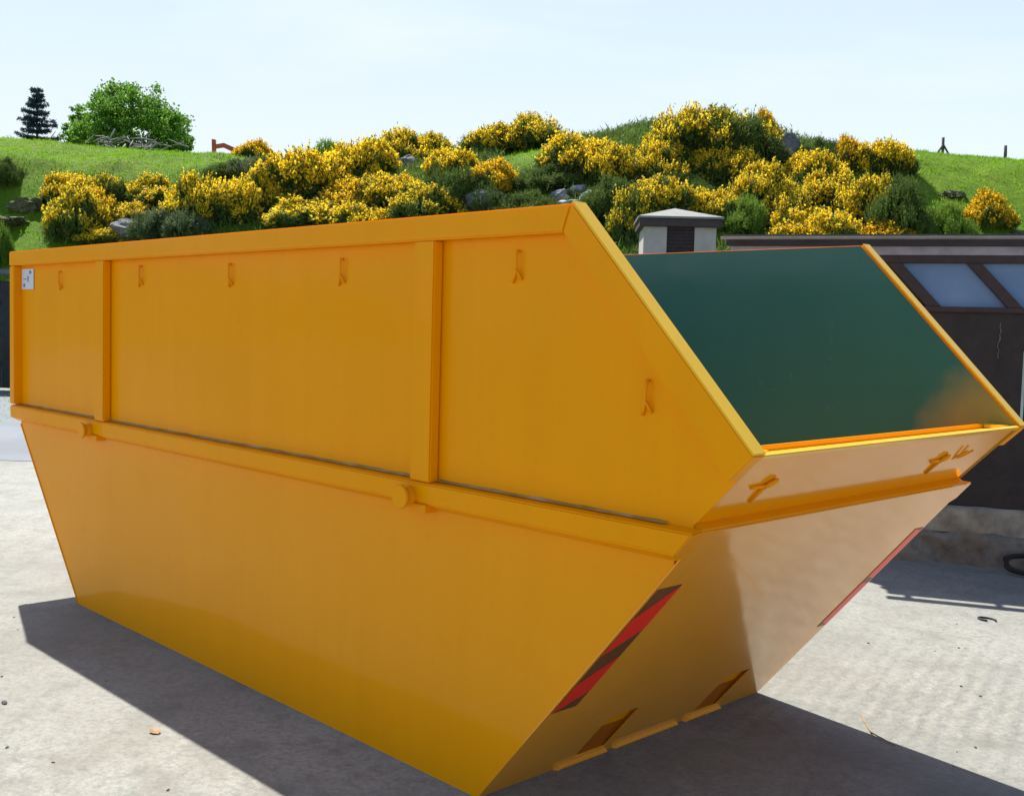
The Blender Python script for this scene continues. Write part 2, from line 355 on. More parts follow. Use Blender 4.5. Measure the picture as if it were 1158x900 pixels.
# ------------------------------------------------------------------ the skip
skip = empty('waste_skip', (0, 0, 0))
tag(skip, 'large glossy yellow steel skip with green inside and red striped tape on its sloping end', 'skip')
W = 1.8
def Y(y, side): return y if side == 0 else W-y
YM = [M['yellow'], M['green_tint']]
for side in (0, 1):
    sg = 1 if side == 0 else -1
    def pr(pts, y0, th, mt=0, mb=None):
        return [(x, Y(y0, side), z) for x, z in pts], (0, sg*th, 0)
    # upper panel, outer skin yellow, inner skin green
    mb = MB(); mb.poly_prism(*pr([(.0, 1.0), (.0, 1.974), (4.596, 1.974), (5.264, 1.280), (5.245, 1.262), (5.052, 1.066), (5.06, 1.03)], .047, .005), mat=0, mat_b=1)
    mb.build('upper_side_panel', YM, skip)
    mb = MB(); mb.poly_prism(*pr([(.03, .98), (4.985, .98), (4.985, .935), (4.189, 0), (.885, 0), (.03, .935)], .055, .006), mat=0, mat_b=1)
    mb.build('lower_side_panel', [M['yellow_low'], M['green_tint']], skip)
    mb = MB(); mb.poly_prism(*pr([(-.012, 1.892), (-.012, 1.977), (4.597, 1.977), (4.565, 1.892)], 0, .0465))
    mb.build('top_rail', M['yellow'], skip, bevel=.005)
    mb = MB(); mb.poly_prism(*pr([(4.599, 1.977), (5.270, 1.282), (5.193, 1.207), (4.567, 1.892)], 0, .0465))
    mb.build('sloping_rail', M['lit_edge'] if 0 else M['yellow'], skip, bevel=.0025)
    mb = MB(); mb.poly_prism([(4.601, Y(-.004, side), 1.9795), (5.268, Y(-.004, side), 1.2855), (5.272, Y(-.004, side), 1.290), (4.605, Y(-.004, side), 1.984)], (0, sg*(.060 if side == 0 else .054), 0)); mb.build('lit_edge_strip', M['lit_edge'], skip, bevel=.0015)  # added strip, its paler paint stands in for the sunlit edge
    mb = MB(); mb.poly_prism(*pr([(-.012, 1.062), (-.012, 1.890), (.06, 1.890), (.06, 1.062)], .002, .056))
    mb.build('corner_post', M['yellow'], skip, bevel=.005)
    # middle ledge rail
    mb = MB(); mb.poly_prism([(-.005, Y(.053, side), 1.060), (-.005, Y(.0, side), 1.052), (-.005, Y(.003, side), .982), (-.005, Y(.053, side), .955)], (5.045, 0, 0))
    o = mb.build('ledge_rail', M['yellow'], skip, bevel=.005)
    for v in o.data.vertices:
        if v.co.x > 4: v.co.x += 4.189+v.co.z*.85134-5.040
    o.data.materials.append(M['yellow_end'])
    for p_ in o.data.polygons:
        if p_.normal.x > .5: p_.material_index = 1
    for k, x in enumerate((1.255, 3.905)):
        MB().box((x-.056, min(Y(.004, side), Y(.046, side)), 1.056), (x+.056, max(Y(.004, side), Y(.046, side)), 1.894)).build('stiffener_post', M['yellow'], skip, bevel=.006)
    for x in (1.15, 3.86):
        mb = MB(); mb.tube([(x, Y(.03, side), 1.0), (x, Y(-.035, side), 1.0)], .033, 20); mb.tube([(x, Y(-.035, side), 1.0), (x, Y(-.047, side), 1.0)], .043, 20)
        mb.poly_prism([(x-.05, Y(.0, side), .94), (x+.09, Y(.0, side), .95), (x+.09, Y(.0, side), .978), (x-.05, Y(.0, side), .978)], (0, sg*.05, 0))
        mb.build('lifting_lug', M['yellow'], skip, bevel=.003)
    # weathered seam on the ledge
    rr = random.Random(4+side); mb = MB(); xs = [.06+i*.045 for i in range(int(4.95/.045))]
    prev = None
    top = []
    for x in xs: top.append((x, .004+.003*rr.random()))
    vv = [[mb.bm.verts.new((x, Y(.044, side), 1.062+h)), mb.bm.verts.new((x, Y(.034-.004*rr.random(), side), 1.0615))] for x, h in top]
    for i in range(len(vv)-1): mb.bm.faces.new((vv[i][0], vv[i+1][0], vv[i+1][1], vv[i][1]))
    mb.build('weld_seam', M['grime'], skip)
    # rope hooks
    for i, (x, z) in enumerate([(.66, 1.80), (1.66, 1.81), (2.53, 1.80), (3.37, 1.80), (4.335, 1.80), (4.88, 1.415)]):
        q = random.Random(i).uniform(-.008, .008)
        mb = MB(); mb.tube([(x, Y(.048, side), z+.045), (x+.002, Y(.034, side), z+.047), (x+.001, Y(.030, side), z+.02), (x-.002, Y(.032, side), z-.02), (x-.02+q, Y(.043, side), z-.055)], [.004, .006, .005, .005, .0045], 8)
        mb.tube([(x, Y(.032, side), z-.012), (x+.012, Y(.036, side), z-.035), (x+.015, Y(.046, side), z-.045)], [.0045, .0045, .004], 8)
        mb.build('rope_hook', M['yellow'], skip, smooth=True)
# ends
def end_prism(prof, y0, y1, name, mats=None, bevel=0, mat_b=None, flip=False):
    """profile (x,z) polygon extruded across the skip; flip = the other end"""
    f = (lambda x: x) if not flip else (lambda x: 5.07-x)
    mb = MB(); mb.poly_prism([(f(x), y0, z) for x, z in prof], (0, y1-y0, 0))
    return mb.build(name, mats or M['yellow'], skip, bevel=bevel)
def sl(z): return 4.189+(z)*(4.985-4.189)/.935
def slope_pt(y, z, off=0):     # point on outer face of the right end, off = outward
    n = Vector((.935, 0, -.796)).normalized(); return Vector((sl(z), y, z))+n*off
# lower end face: panel with two pockets cut in, built as strips
def face_quad(mb, y0, y1, z0, z1, off=0, mt=0):
    f = mb.bm.faces.new([mb.bm.verts.new(slope_pt(y, z, off)) for y, z in ((y0, z0), (y1, z0), (y1, z1), (y0, z1))]); f.material_index = mt
mb = MB()
ys = [.050, .50, .665, 1.215, 1.38, 1.750]
zs = [0, .04, .235, 1.05]
mb2 = mb
grid = {}
def gv(y, z):
    k = (round(y, 4), round(z, 4))
    if k not in grid: grid[k] = mb.bm.verts.new(slope_pt(y, z))
    return grid[k]
for i in range(5):
    for j in range(3):
        if i in (1, 3) and j == 1: continue
        mb.bm.faces.new([gv(ys[i], zs[j]), gv(ys[i+1], zs[j]), gv(ys[i+1], zs[j+1]), gv(ys[i], zs[j+1])])
o = mb.build('lower_end_panel', [M['yellow_end'], M['green_in']], skip)
md = o.modifiers.new('solid', 'SOLIDIFY'); md.thickness = .006; md.offset = 0
for (a0, a1) in ((.50, .665), (1.215, 1.38)):
    mb = MB()   # pocket: recess whose back leans more upright
    A = [slope_pt(a0, .04), slope_pt(a1, .04), slope_pt(a1, .235), slope_pt(a0, .235)]
    B = [slope_pt(a0, .04, -.003), slope_pt(a1, .04, -.003), slope_pt(a1, .235)+Vector((-.022, 0, -.0)), slope_pt(a0, .235)+Vector((-.022, 0, -.0))]
    va = [mb.bm.verts.new(p) for p in A]; vb = [mb.bm.verts.new(p) for p in B]
    for i in range(4): mb.bm.faces.new((va[i], va[(i+1) % 4], vb[(i+1) % 4], vb[i]))
    mb.bm.faces.new(vb)
    o = mb.build('hook_pocket', M['pocket'], skip)
for (a0, a1) in ((.42, .72), (.745, 1.16), (1.19, 1.46)):
    mb = MB(); q = [slope_pt(a0, .0, .002), slope_pt(a1, .0, .002), slope_pt(a1-.02, .018, .002), slope_pt(a0+.02, .018, .002)]
    mb.poly_prism(q, (.012, 0, -.010)); mb.build('bottom_lip', M['yellow_end'], skip, bevel=.001)
end_prism([(.885, 0), (.879, .004), (.024, .94), (.03, .94)][::-1], .05, 1.75, 'lower_end_panel')
end_prism([(.045, .95), (.045, 1.93), (.051, 1.93), (.051, .95)], .05, 1.75, 'upper_end_panel', [M['yellow']])
end_prism([(-.012, 1.892), (-.012, 1.974), (.05, 1.974), (.05, 1.892)], .06, 1.74, 'end_top_rail', bevel=.005)
end_prism([(-.012, 1.06), (.04, 1.06), (.04, .96), (-.01, .985)], .05, 1.75, 'end_ledge', bevel=.005)
# right end: ledge channel, upper leaning panel, top rim
end_prism([(4.985, 1.083), (5.025, 1.083), (5.079, 1.057), (5.079, 1.0515), (4.985, 1.0515)], .0535, W-.0535, 'end_ledge', bevel=.0015)
end_prism([(5.045, 1.064), (5.250, 1.275), (5.244, 1.281), (5.039, 1.070)], .0525, W-.0525, 'upper_end_panel', [M['yellow_up']])
end_prism([(5.165, 1.268), (5.165, 1.275), (5.238, 1.279), (5.258, 1.291), (5.272, 1.283), (5.256, 1.272), (5.240, 1.268)], .0475, W-.0475, 'end_rim', M['lit_edge'], bevel=.003)
MB().box((5.152, .055, 1.262), (5.164, W-.055, 1.291)).build('rim_strip', M['yellow'], skip, bevel=.003)
for a_ in (.06, W-.13): MB().box((5.166, a_, 1.2765), (5.235, a_+.07, 1.290)).build('corner_stiffener', M['lit_edge'], skip, bevel=.003)
# inner end slopes (unseen liner, made yellow to bounce warm light on the far wall) + floor
end_prism([(4.183, .012), (5.0, .97), (5.012, 1.08), (5.19, 1.24), (5.178, 1.246), (5.0, 1.09), (4.985, .98), (4.168, .02)], .062, W-.062, 'end_liner', M['yellow'])
MB().box((.88, .056, .0), (4.19, W-.056, .008)).build('floor_plate', [M['green_in']], skip)
for y in (.58, 1.30): MB().box((.92, y-.05, .0005), (4.15, y+.05, .006)).build('skid_runner', M['yellow'], skip)
# cleats on the end
for (y, sc) in ((.235, 1), (1.34, 1)):
    mb = MB()
    def ep(dy, dz, off):
        n = Vector((.717, 0, -.697)); dy *= .8; dz *= .8; off *= .5; base = Vector((5.045+(1.175+dz-1.064)*.9716, y+dy, 1.175+dz)); return base+n*off
    mb.tube([ep(-.085, .002, .006), ep(.0, .006, .010)], .0055, 10)
    mb.tube([ep(.0, -.062, .004), ep(.0, .0, .010), ep(.008, .016, .014)], [.0055, .006, .0065], 10)
    mb.tube([ep(-.012, .004, .014), ep(.006, .014, .017), ep(.026, .026, .016), ep(.036, .030, .012)], [.005, .008, .008, .004], 12)
    mb.build('cleat_hook', M['yellow'], skip, smooth=True)
mb = MB()
for dy in (0, .045): mb.tube([slope_pt(1.43+dy, .9, 0)+Vector((.06, 0, .20)), Vector((5.17, 1.46+dy, 1.185)), Vector((5.20, 1.47+dy, 1.205))], .004, 8)
mb.build('tie_rod', M['yellow'], skip, smooth=True)
# hazard tape
def tape(y0, y1, z0, z1, cuts_r, cuts_l):
    root = MB(); q = [slope_pt(y0, z0, .0035), slope_pt(y1, z0, .0035), slope_pt(y1, z1, .0035), slope_pt(y0, z1, .0035)]
    root.poly_prism(q, (.0008, 0, -.0008)); ro = root.build('hazard_tape', M['tape_brown'], skip)
    for (rb, rt, lb, lt) in zip(cuts_r[::2], cuts_r[1::2], cuts_l[::2], cuts_l[1::2]):
        zz = lambda s: z0+s*(z1-z0)
        pts = [slope_pt(y1, zz(rb), .0052), slope_pt(y1, zz(rt), .0052), slope_pt(y0, zz(lt), .0052), slope_pt(y0, zz(lb), .0052)]
        mb = MB(); mb.bm.faces.new([mb.bm.verts.new(p) for p in pts]); mb.build('red_stripe', M['tape_red'], ro)
tape(.062, .178, .385, .862, (.14, .44, .66, 1.0), (.0, .25, .48, .78))
tape(1.672, 1.738, .385, .862, (.0, .46, .5, .98), (.06, .47, .53, 1.0))
# label plate
mb = MB(); mb.box((.085, .0405, 1.752), (.262, .0445, 1.872)); lp = mb.build('label_plate', M['label_white'], skip)
for lo_, hi_ in (((.20, .0395, 1.842), (.232, .0402, 1.860)), ((.172, .0395, 1.797), (.190, .0402, 1.83)), ((.11, .0395, 1.765), (.135, .0402, 1.785)), ((.11, .0395, 1.81), (.155, .0402, 1.816))): MB().box(lo_, hi_).build('label_print', M['label_blue'], lp)

# ------------------------------------------------------------------ shed on the right
S0 = Vector((3.89, 5.62, 0)); ang = math.atan2(.457, .889)
shed = empty('low_shed', S0, ang)
tag(shed, 'long low dark brown shed with slanted blue window panes, right of the skip', 'shed')
# local x = along wall, local -y = towards yard
L0, L1 = -2.17, 5.0
mb = MB()
cols = []
x = L0
while x < L1:     # vertical boards
    wd = 1.22; mb.box((x, -.001*random.random(), .40), (min(x+wd, L1), .045, 1.80)); x += wd+.003
for f in mb.bm.faces: pass
mb.build('board_wall', M['brown_wood'], shed)
MB().box((L0, .05, .0), (L1, 2.6, 2.24)).build('inner_wall', M['fascia_dark'], shed)
def lumpy(x0, x1, y0, z0, z1, amp, sc, seed, name, m):
    nx = int((x1-x0)/.03); rows = [(y0+.16, z1)]+[(y0, z0+(z1-z0)*(1-k/6)) for k in range(7)]
    V_ = []; 
    for i in range(nx+1):
        x = x0+(x1-x0)*i/nx
        for (y, z) in rows:
            p = Vector((x*sc, z*sc*1.6, seed)); n_ = noise.noise(p)*amp+noise.noise(p*3.1)*amp*.5+noise.noise(p*8)*amp*.2
            V_.append((x, y-n_*(1 if y == y0 else .3)+max(0, z-z1+.03)*.5, z+noise.noise(p*2+Vector((9, 0, 0)))*amp*.35))
    k = len(rows); F_ = [(i*k+j, i*k+j+1, (i+1)*k+j+1, (i+1)*k+j) for i in range(nx) for j in range(k-1)]
    return np_mesh(name, V_, F_, m, shed)
lumpy(L0-.05, L1, -.07, .215, .40, .035, 3, 1, 'plinth_course', M['plinth'])
lumpy(L0-.05, L1, -.15, -.05, .215, .09, 3.2, 5, 'stone_footing', M['stonework'])
MB().box((L0, -.03, 1.80), (L1, .03, 1.838)).build('window_sill_rail', M['frame_wood'], shed, bevel=.004)
MB().box((L0, -.03, 2.150), (L1, .03, 2.205)).build('window_head_rail', M['frame_wood'], shed, bevel=.004)
k = -2.555+.54
while k < L1-.9:
    a0 = k
    pts = [(a0+.005, .028, 2.150), (a0+.440, .028, 2.150), (a0+.725, .028, 1.838), (a0+.290, .028, 1.838)]
    if a0 > -1.0:
        wnd = MB().poly_prism(pts, (0, .006, 0)).build('window_pane', M['sky_pane'], shed)
    mp_ = [(a0+.440, -.024, 2.1495), (a0+.540, -.024, 2.1495), (a0+.825, -.024, 1.8385), (a0+.725, -.024, 1.8385)]
    if a0 > -1.5: MB().poly_prism(mp_, (0, .05, 0)).build('window_bar', M['frame_wood'], shed, bevel=.004)
    k += .54
MB().box((L0, -.035, 2.2055), (L1, .03, 2.268)).build('eaves_band', M['band_grey'], shed, bevel=.003)
MB().box((L0-.03, -.065, 2.2685), (L1, -.02, 2.335)).build('fascia', M['fascia_dark'], shed, bevel=.004)
MB().poly_prism([(L0-.06, -.068, 2.3355), (L0-.06, 2.7, 2.27), (L0-.06, 2.7, 2.295), (L0-.06, -.068, 2.352)], (L1-L0+.06, 0, 0)).build('roof', M['felt'], shed)
mb = MB(); gp = []
for i in range(9):
    a_ = math.pi*i/8; gp.append((-.185-math.cos(a_)*-.047, 2.325-math.sin(a_)*.02))
for i in range(9)[::-1]:
    a_ = math.pi*i/8; gp.append((-.185-math.cos(a_)*-.043, 2.325-math.sin(a_)*.016))
mb.poly_prism([(L0-.05, y, z) for y, z in gp], (L1-L0+.05, 0, 0)); gt = mb.build('gutter', M['gutter_grey'], shed)
x = -2.1
while x < L1:
    MB().box((x-.02, -.142, 2.318), (x+.02, -.06, 2.330)).build('gutter_bracket', M['gutter_grey'], shed); x += .52
mb = MB(); mb.box((-.088, -.006, .98), (-.070, -.0015, 1.53)); mb.build('trim_strip', M['door_edge'], shed)
mb = MB(); r_ = random.Random(8); pts = [(-.245, -.002, 1.73)]
for i in range(9): pts.append((pts[-1][0]+r_.uniform(-.012, .012), -.002, pts[-1][2]-.028))
mb.tube(pts, [.001+.0035*r_.random() for _ in pts], 5); mb.build('paint_scratch', M['scar'], shed)
# hose loop lying against the footing
mb = MB(); hp = []
for i in range(60):
    a_ = 2*math.pi*i/26; hp.append(Vector((math.cos(a_)*(.15+.012*math.sin(i*.9)), math.sin(a_)*.10*(1+.1*math.sin(i*.35)), .016+.03*(i/60)+.045*(1+math.sin(a_)))))
mb.tube(hp, .013, 8); hz = mb.build('coiled_hose', M['rubber'], smooth=True)
hz.location = S0+Vector((.889, .457, 0))*(-.02)+Vector((.457, -.889, 0))*.33; hz.rotation_euler = (0, 0, ang)
tag(hz, 'black rubber hose coiled on the ground at the foot of the shed', 'hose')

# ------------------------------------------------------------------ small hut on the slope
def at(px, py, d): return CAM+ray(px, py)*(d/ray(px, py).dot(FX))
hc = at(768, 290, 19.5); hzg = ground_z(hc)
hut = empty('pump_hut', (hc.x, hc.y, 0), math.atan2(RX.y, RX.x)-R(3)); hut.location.z = hzg-.1
tag(hut, 'tiny pale rendered hut with shallow slate roof and dark louvred opening behind the skip', 'hut')
ztop = at(768, 257, 19.5).z-hut.location.z
zr = at(768, 237, 19.5).z-hut.location.z; ze = at(768, 248, 19.5).z-hut.location.z
hw = .64
o0 = .22; 
mb = MB(); mb.box((-hw, 0, 0), (-.23, .15, ztop)); mb.box((.26, 0, 0), (hw, .15, ztop)); mb.box((-.23, 0, 0), (.26, .15, ztop-.47)); mb.box((-hw, .15, 0), (-hw+.15, 1.3, ztop)); mb.box((hw-.15, .15, 0), (hw, 1.3, ztop)); mb.box((-hw+.15, 1.15, 0), (hw-.15, 1.3, ztop))
mb.build('wall', M['render_white'], hut)
lv = MB(); lv.box((-.228, .05, ztop-.468), (.258, .07, ztop-.002))
for i in range(7): lv.poly_prism([(-.228, .012, ztop-.46+i*.064), (-.228, .05, ztop-.42+i*.064), (-.228, .05, ztop-.428+i*.064), (-.228, .012, ztop-.468+i*.064)], (.486, 0, 0))
lv.build('louvre', M['louvre'], hut)
MB().box((-.28, -.04, ztop-.50), (.31, .02, ztop-.472)).build('sill', M['slate'], hut)
MB().box((-hw-.08, -.1, ztop+.001), (hw+.08, 1.4, ze)).build('fascia', M['louvre'], hut, bevel=.01)
mb = MB(); e0 = [(-hw-.11, -.14, ze+.002), (hw+.11, -.14, ze+.002), (hw+.11, 1.44, ze+.002), (-hw-.11, 1.44, ze+.002)]
vb = [mb.bm.verts.new(p) for p in e0]; vt = [mb.bm.verts.new((p[0], p[1], p[2]+.035)) for p in e0]; ap = mb.bm.verts.new((-.05, .65, zr+.09))
mb.bm.faces.new(vb)
for i in range(4): mb.bm.faces.new((vb[i], vb[(i+1) % 4], vt[(i+1) % 4], vt[i])); mb.bm.faces.new((vt[i], vt[(i+1) % 4], ap))
mb.build('roof', M['slate'], hut)

# ------------------------------------------------------------------ dark fence far left
fz = empty('board_fence', P_ud(-12.0, 23.0, 0), math.atan2(RX.y, RX.x))
tag(fz, 'black board fence with stone coping beyond the lane at far left', 'fence')
mb = MB(); x = -16
while x < 2.2: mb.box((x, 0, .05), (x+.17, .03, 2.3+random.random()*.02)); x += .185
mb.build('boards', M['fence_black'], fz)
mb = MB(); mb.box((-16, .03, .5), (2.2, .08, .6)); mb.box((-16, .03, 1.8), (2.2, .08, 1.9)); mb.build('rail', M['fence_black'], fz)
x = -16
while x < 2.3: MB().box((x-.07, -.08, 0), (x+.07, 0, 2.4)).build('post', M['fence_black'], fz, bevel=.01); x += 1.82
mb = MB(); x = -16
while x < 2.2: mb.box((x, -.12, 2.42), (x+.56, .16, 2.52+random.random()*.03)); x += .57
mb.build('coping', M['rock_grey'], fz, bevel=.02)

# ------------------------------------------------------------------ vegetation generators
def unit(v): return v/np.maximum(np.linalg.norm(v, axis=-1, keepdims=True), 1e-9)
def tris(base, dirv, length, width, rg):
    """thin triangles: base (n,3), dirv (n,3)"""
    n = len(base); side = unit(np.cross(dirv, unit(rg.normal(size=(n, 3)))))*width[:, None]
    V = np.stack([base-side, base+side, base+dirv*length[:, None]], 1).reshape(-1, 3)
    return V, np.arange(3*n).reshape(-1, 3)
def quads(c, size, rg, nrm=None):
    n = len(c); a = unit(rg.normal(size=(n, 3)))
    if nrm is not None: a = unit(a+nrm*.0)
    b = unit(np.cross(a, rg.normal(size=(n, 3)))); c2 = np.cross(a, b)
    b = b*size[:, None]; c2 = c2*size[:, None]*.75
    V = np.stack([c-b, c+c2, c+b, c-c2], 1).reshape(-1, 3)
    return V, np.arange(4*n).reshape(-1, 4)
def lobes(rg, k, flat=.8, spread=.98):
    L = []
    for i in range(k):
        a = rg.uniform(0, 2*np.pi); r = spread*np.sqrt(rg.uniform(0, 1)); s = rg.uniform(.14, .38)
        z = (1.05-r*r)*.55*rg.uniform(.25, 1.15)
        L.append((np.array([r*np.cos(a), r*np.sin(a), z]), np.array([s, s, s*flat*rg.uniform(.8, 1.2)])))
    return L
def lobe_points(rg, L, n):
    cs = np.array([l[0] for l in L]); rs = np.array([l[1] for l in L]); idx = rg.integers(0, len(L), n*3)
    nv = unit(rg.normal(size=(n*3, 3))); P = cs[idx]+nv*rs[idx]
    ok = P[:, 2] > .0
    for i in range(len(L)):
        q = ((P-cs[i])/rs[i]); ok &= ~(((q**2).sum(1) < .80) & (idx != i))
    return P[ok][:n], unit(nv[ok][:n]/rs[idx][ok][:n])
def gorse_proto(seed, flower=.8, fsize=1.0):
    """unit bush, radius about 1, height about 1: spiky shoots, blossom along the sun-side shoots"""
    rg = np.random.default_rng(seed); L = lobes(rg, 34)
    P, n = lobe_points(rg, L, 900)
    up = np.array([0, 0, 1.]); Vs, Fs = [], []; fl = []
    off = 0
    fn = np.array([noise.noise(Vector(p*2.3+seed)) for p in P])
    for j in range(len(P)):
        m = 5; sh = unit(n[j]*.8+up*.75+rg.normal(size=(m, 3))*.38)      # shoots
        ln = rg.uniform(.12, .30, m)*(1.3 if rg.random() < .08 else 1)
        b0 = P[j]-n[j]*.06+rg.normal(size=(m, 3))*.02
        for s in range(m):
            q = 7; tpos = rg.uniform(.05, 1, q); bs = b0[s]+sh[s]*(tpos*ln[s])[:, None]
            dv = unit(sh[s]*.8+rg.normal(size=(q, 3))*.6)
            V_, F_ = tris(bs, dv, rg.uniform(.04, .085, q), rg.uniform(.008, .016, q), rg); Vs.append(V_); Fs.append(F_+off); off += len(V_)
            if fn[j]*1.1+n[j][2]*.42+.30*P[j][2] > .62-flower*.75 and rg.random() < .35+.6*flower:
                r_ = 7; tt = rg.uniform(.35, 1.0, r_); fl.append(b0[s]+sh[s]*(tt*ln[s])[:, None]+rg.normal(size=(r_, 3))*.014)
    # inner twiggy mass
    P2, n2 = lobe_points(rg, [(c, r*.86) for c, r in L], 1500)
    V_, F_ = tris(P2, unit(n2*.3+rg.normal(size=P2.shape)), rg.uniform(.12, .22, len(P2)), rg.uniform(.03, .05, len(P2)), rg); Vs.append(V_); Fs.append(F_+off)
    fol = (np.concatenate(Vs), np.concatenate(Fs))
    flo = None
    if fl:
        F0 = np.concatenate(fl); flo = quads(F0, rg.uniform(.014, .028, len(F0))*fsize, rg)
    return fol, flo
def to_mesh(name, VF, m):
    o = np_mesh(name, VF[0], VF[1], m); me = o.data; bpy.data.objects.remove(o); return me
PROT = []
for i, (fl, fs) in enumerate([(.92, 1.4), (.78, 1.35), (.6, 1.25), (.88, 1.4), (.76, 1.35), (.38, 1.2)]):
    fo, fw = gorse_proto(20+i, fl, fs)
    PROT.append((to_mesh('gorse_foliage', fo, M['gorse_green']), to_mesh('gorse_blossom', fw, M['flower_orange'] if i in (3,) else M['flower'])))
def shrub_meshes(seed, m):
    fo, _ = gorse_proto(seed, -2); return to_mesh('shrub_foliage', fo, m)
SHR = {'dark': shrub_meshes(60, M['gorse_green']), 'light': shrub_meshes(61, M['gorse_light']), 'grey': shrub_meshes(62, M['gorse_greygreen'])}
GG = 'gorse bushes on the hillside'
def bush(px, py, wpx, hpx, kind, label):
    P, d = on_hill(px, py); k = d/FPX
    root_name = 'gorse_bush' if isinstance(kind, int) else 'shrub'
    o = empty(root_name, P-Vector((0, 0, .12)), random.uniform(0, 6.28))
    sx_ = wpx*k/2*1.15; sz_ = hpx*k/.95
    o.scale = (sx_*random.uniform(.9, 1.15), sx_*random.uniform(.85, 1.1), max(sz_, sx_*.5))
    tag(o, label, 'gorse bush' if isinstance(kind, int) else 'shrub', GG if isinstance(kind, int) else 'green shrubs on the hillside')
    if isinstance(kind, int):
        for nm, me in zip(('foliage', 'blossom'), PROT[kind]):
            c = bpy.data.objects.new(nm, me); scene.collection.objects.link(c); c.parent = o
    else:
        c = bpy.data.objects.new('foliage', SHR[kind]); scene.collection.objects.link(c); c.parent = o
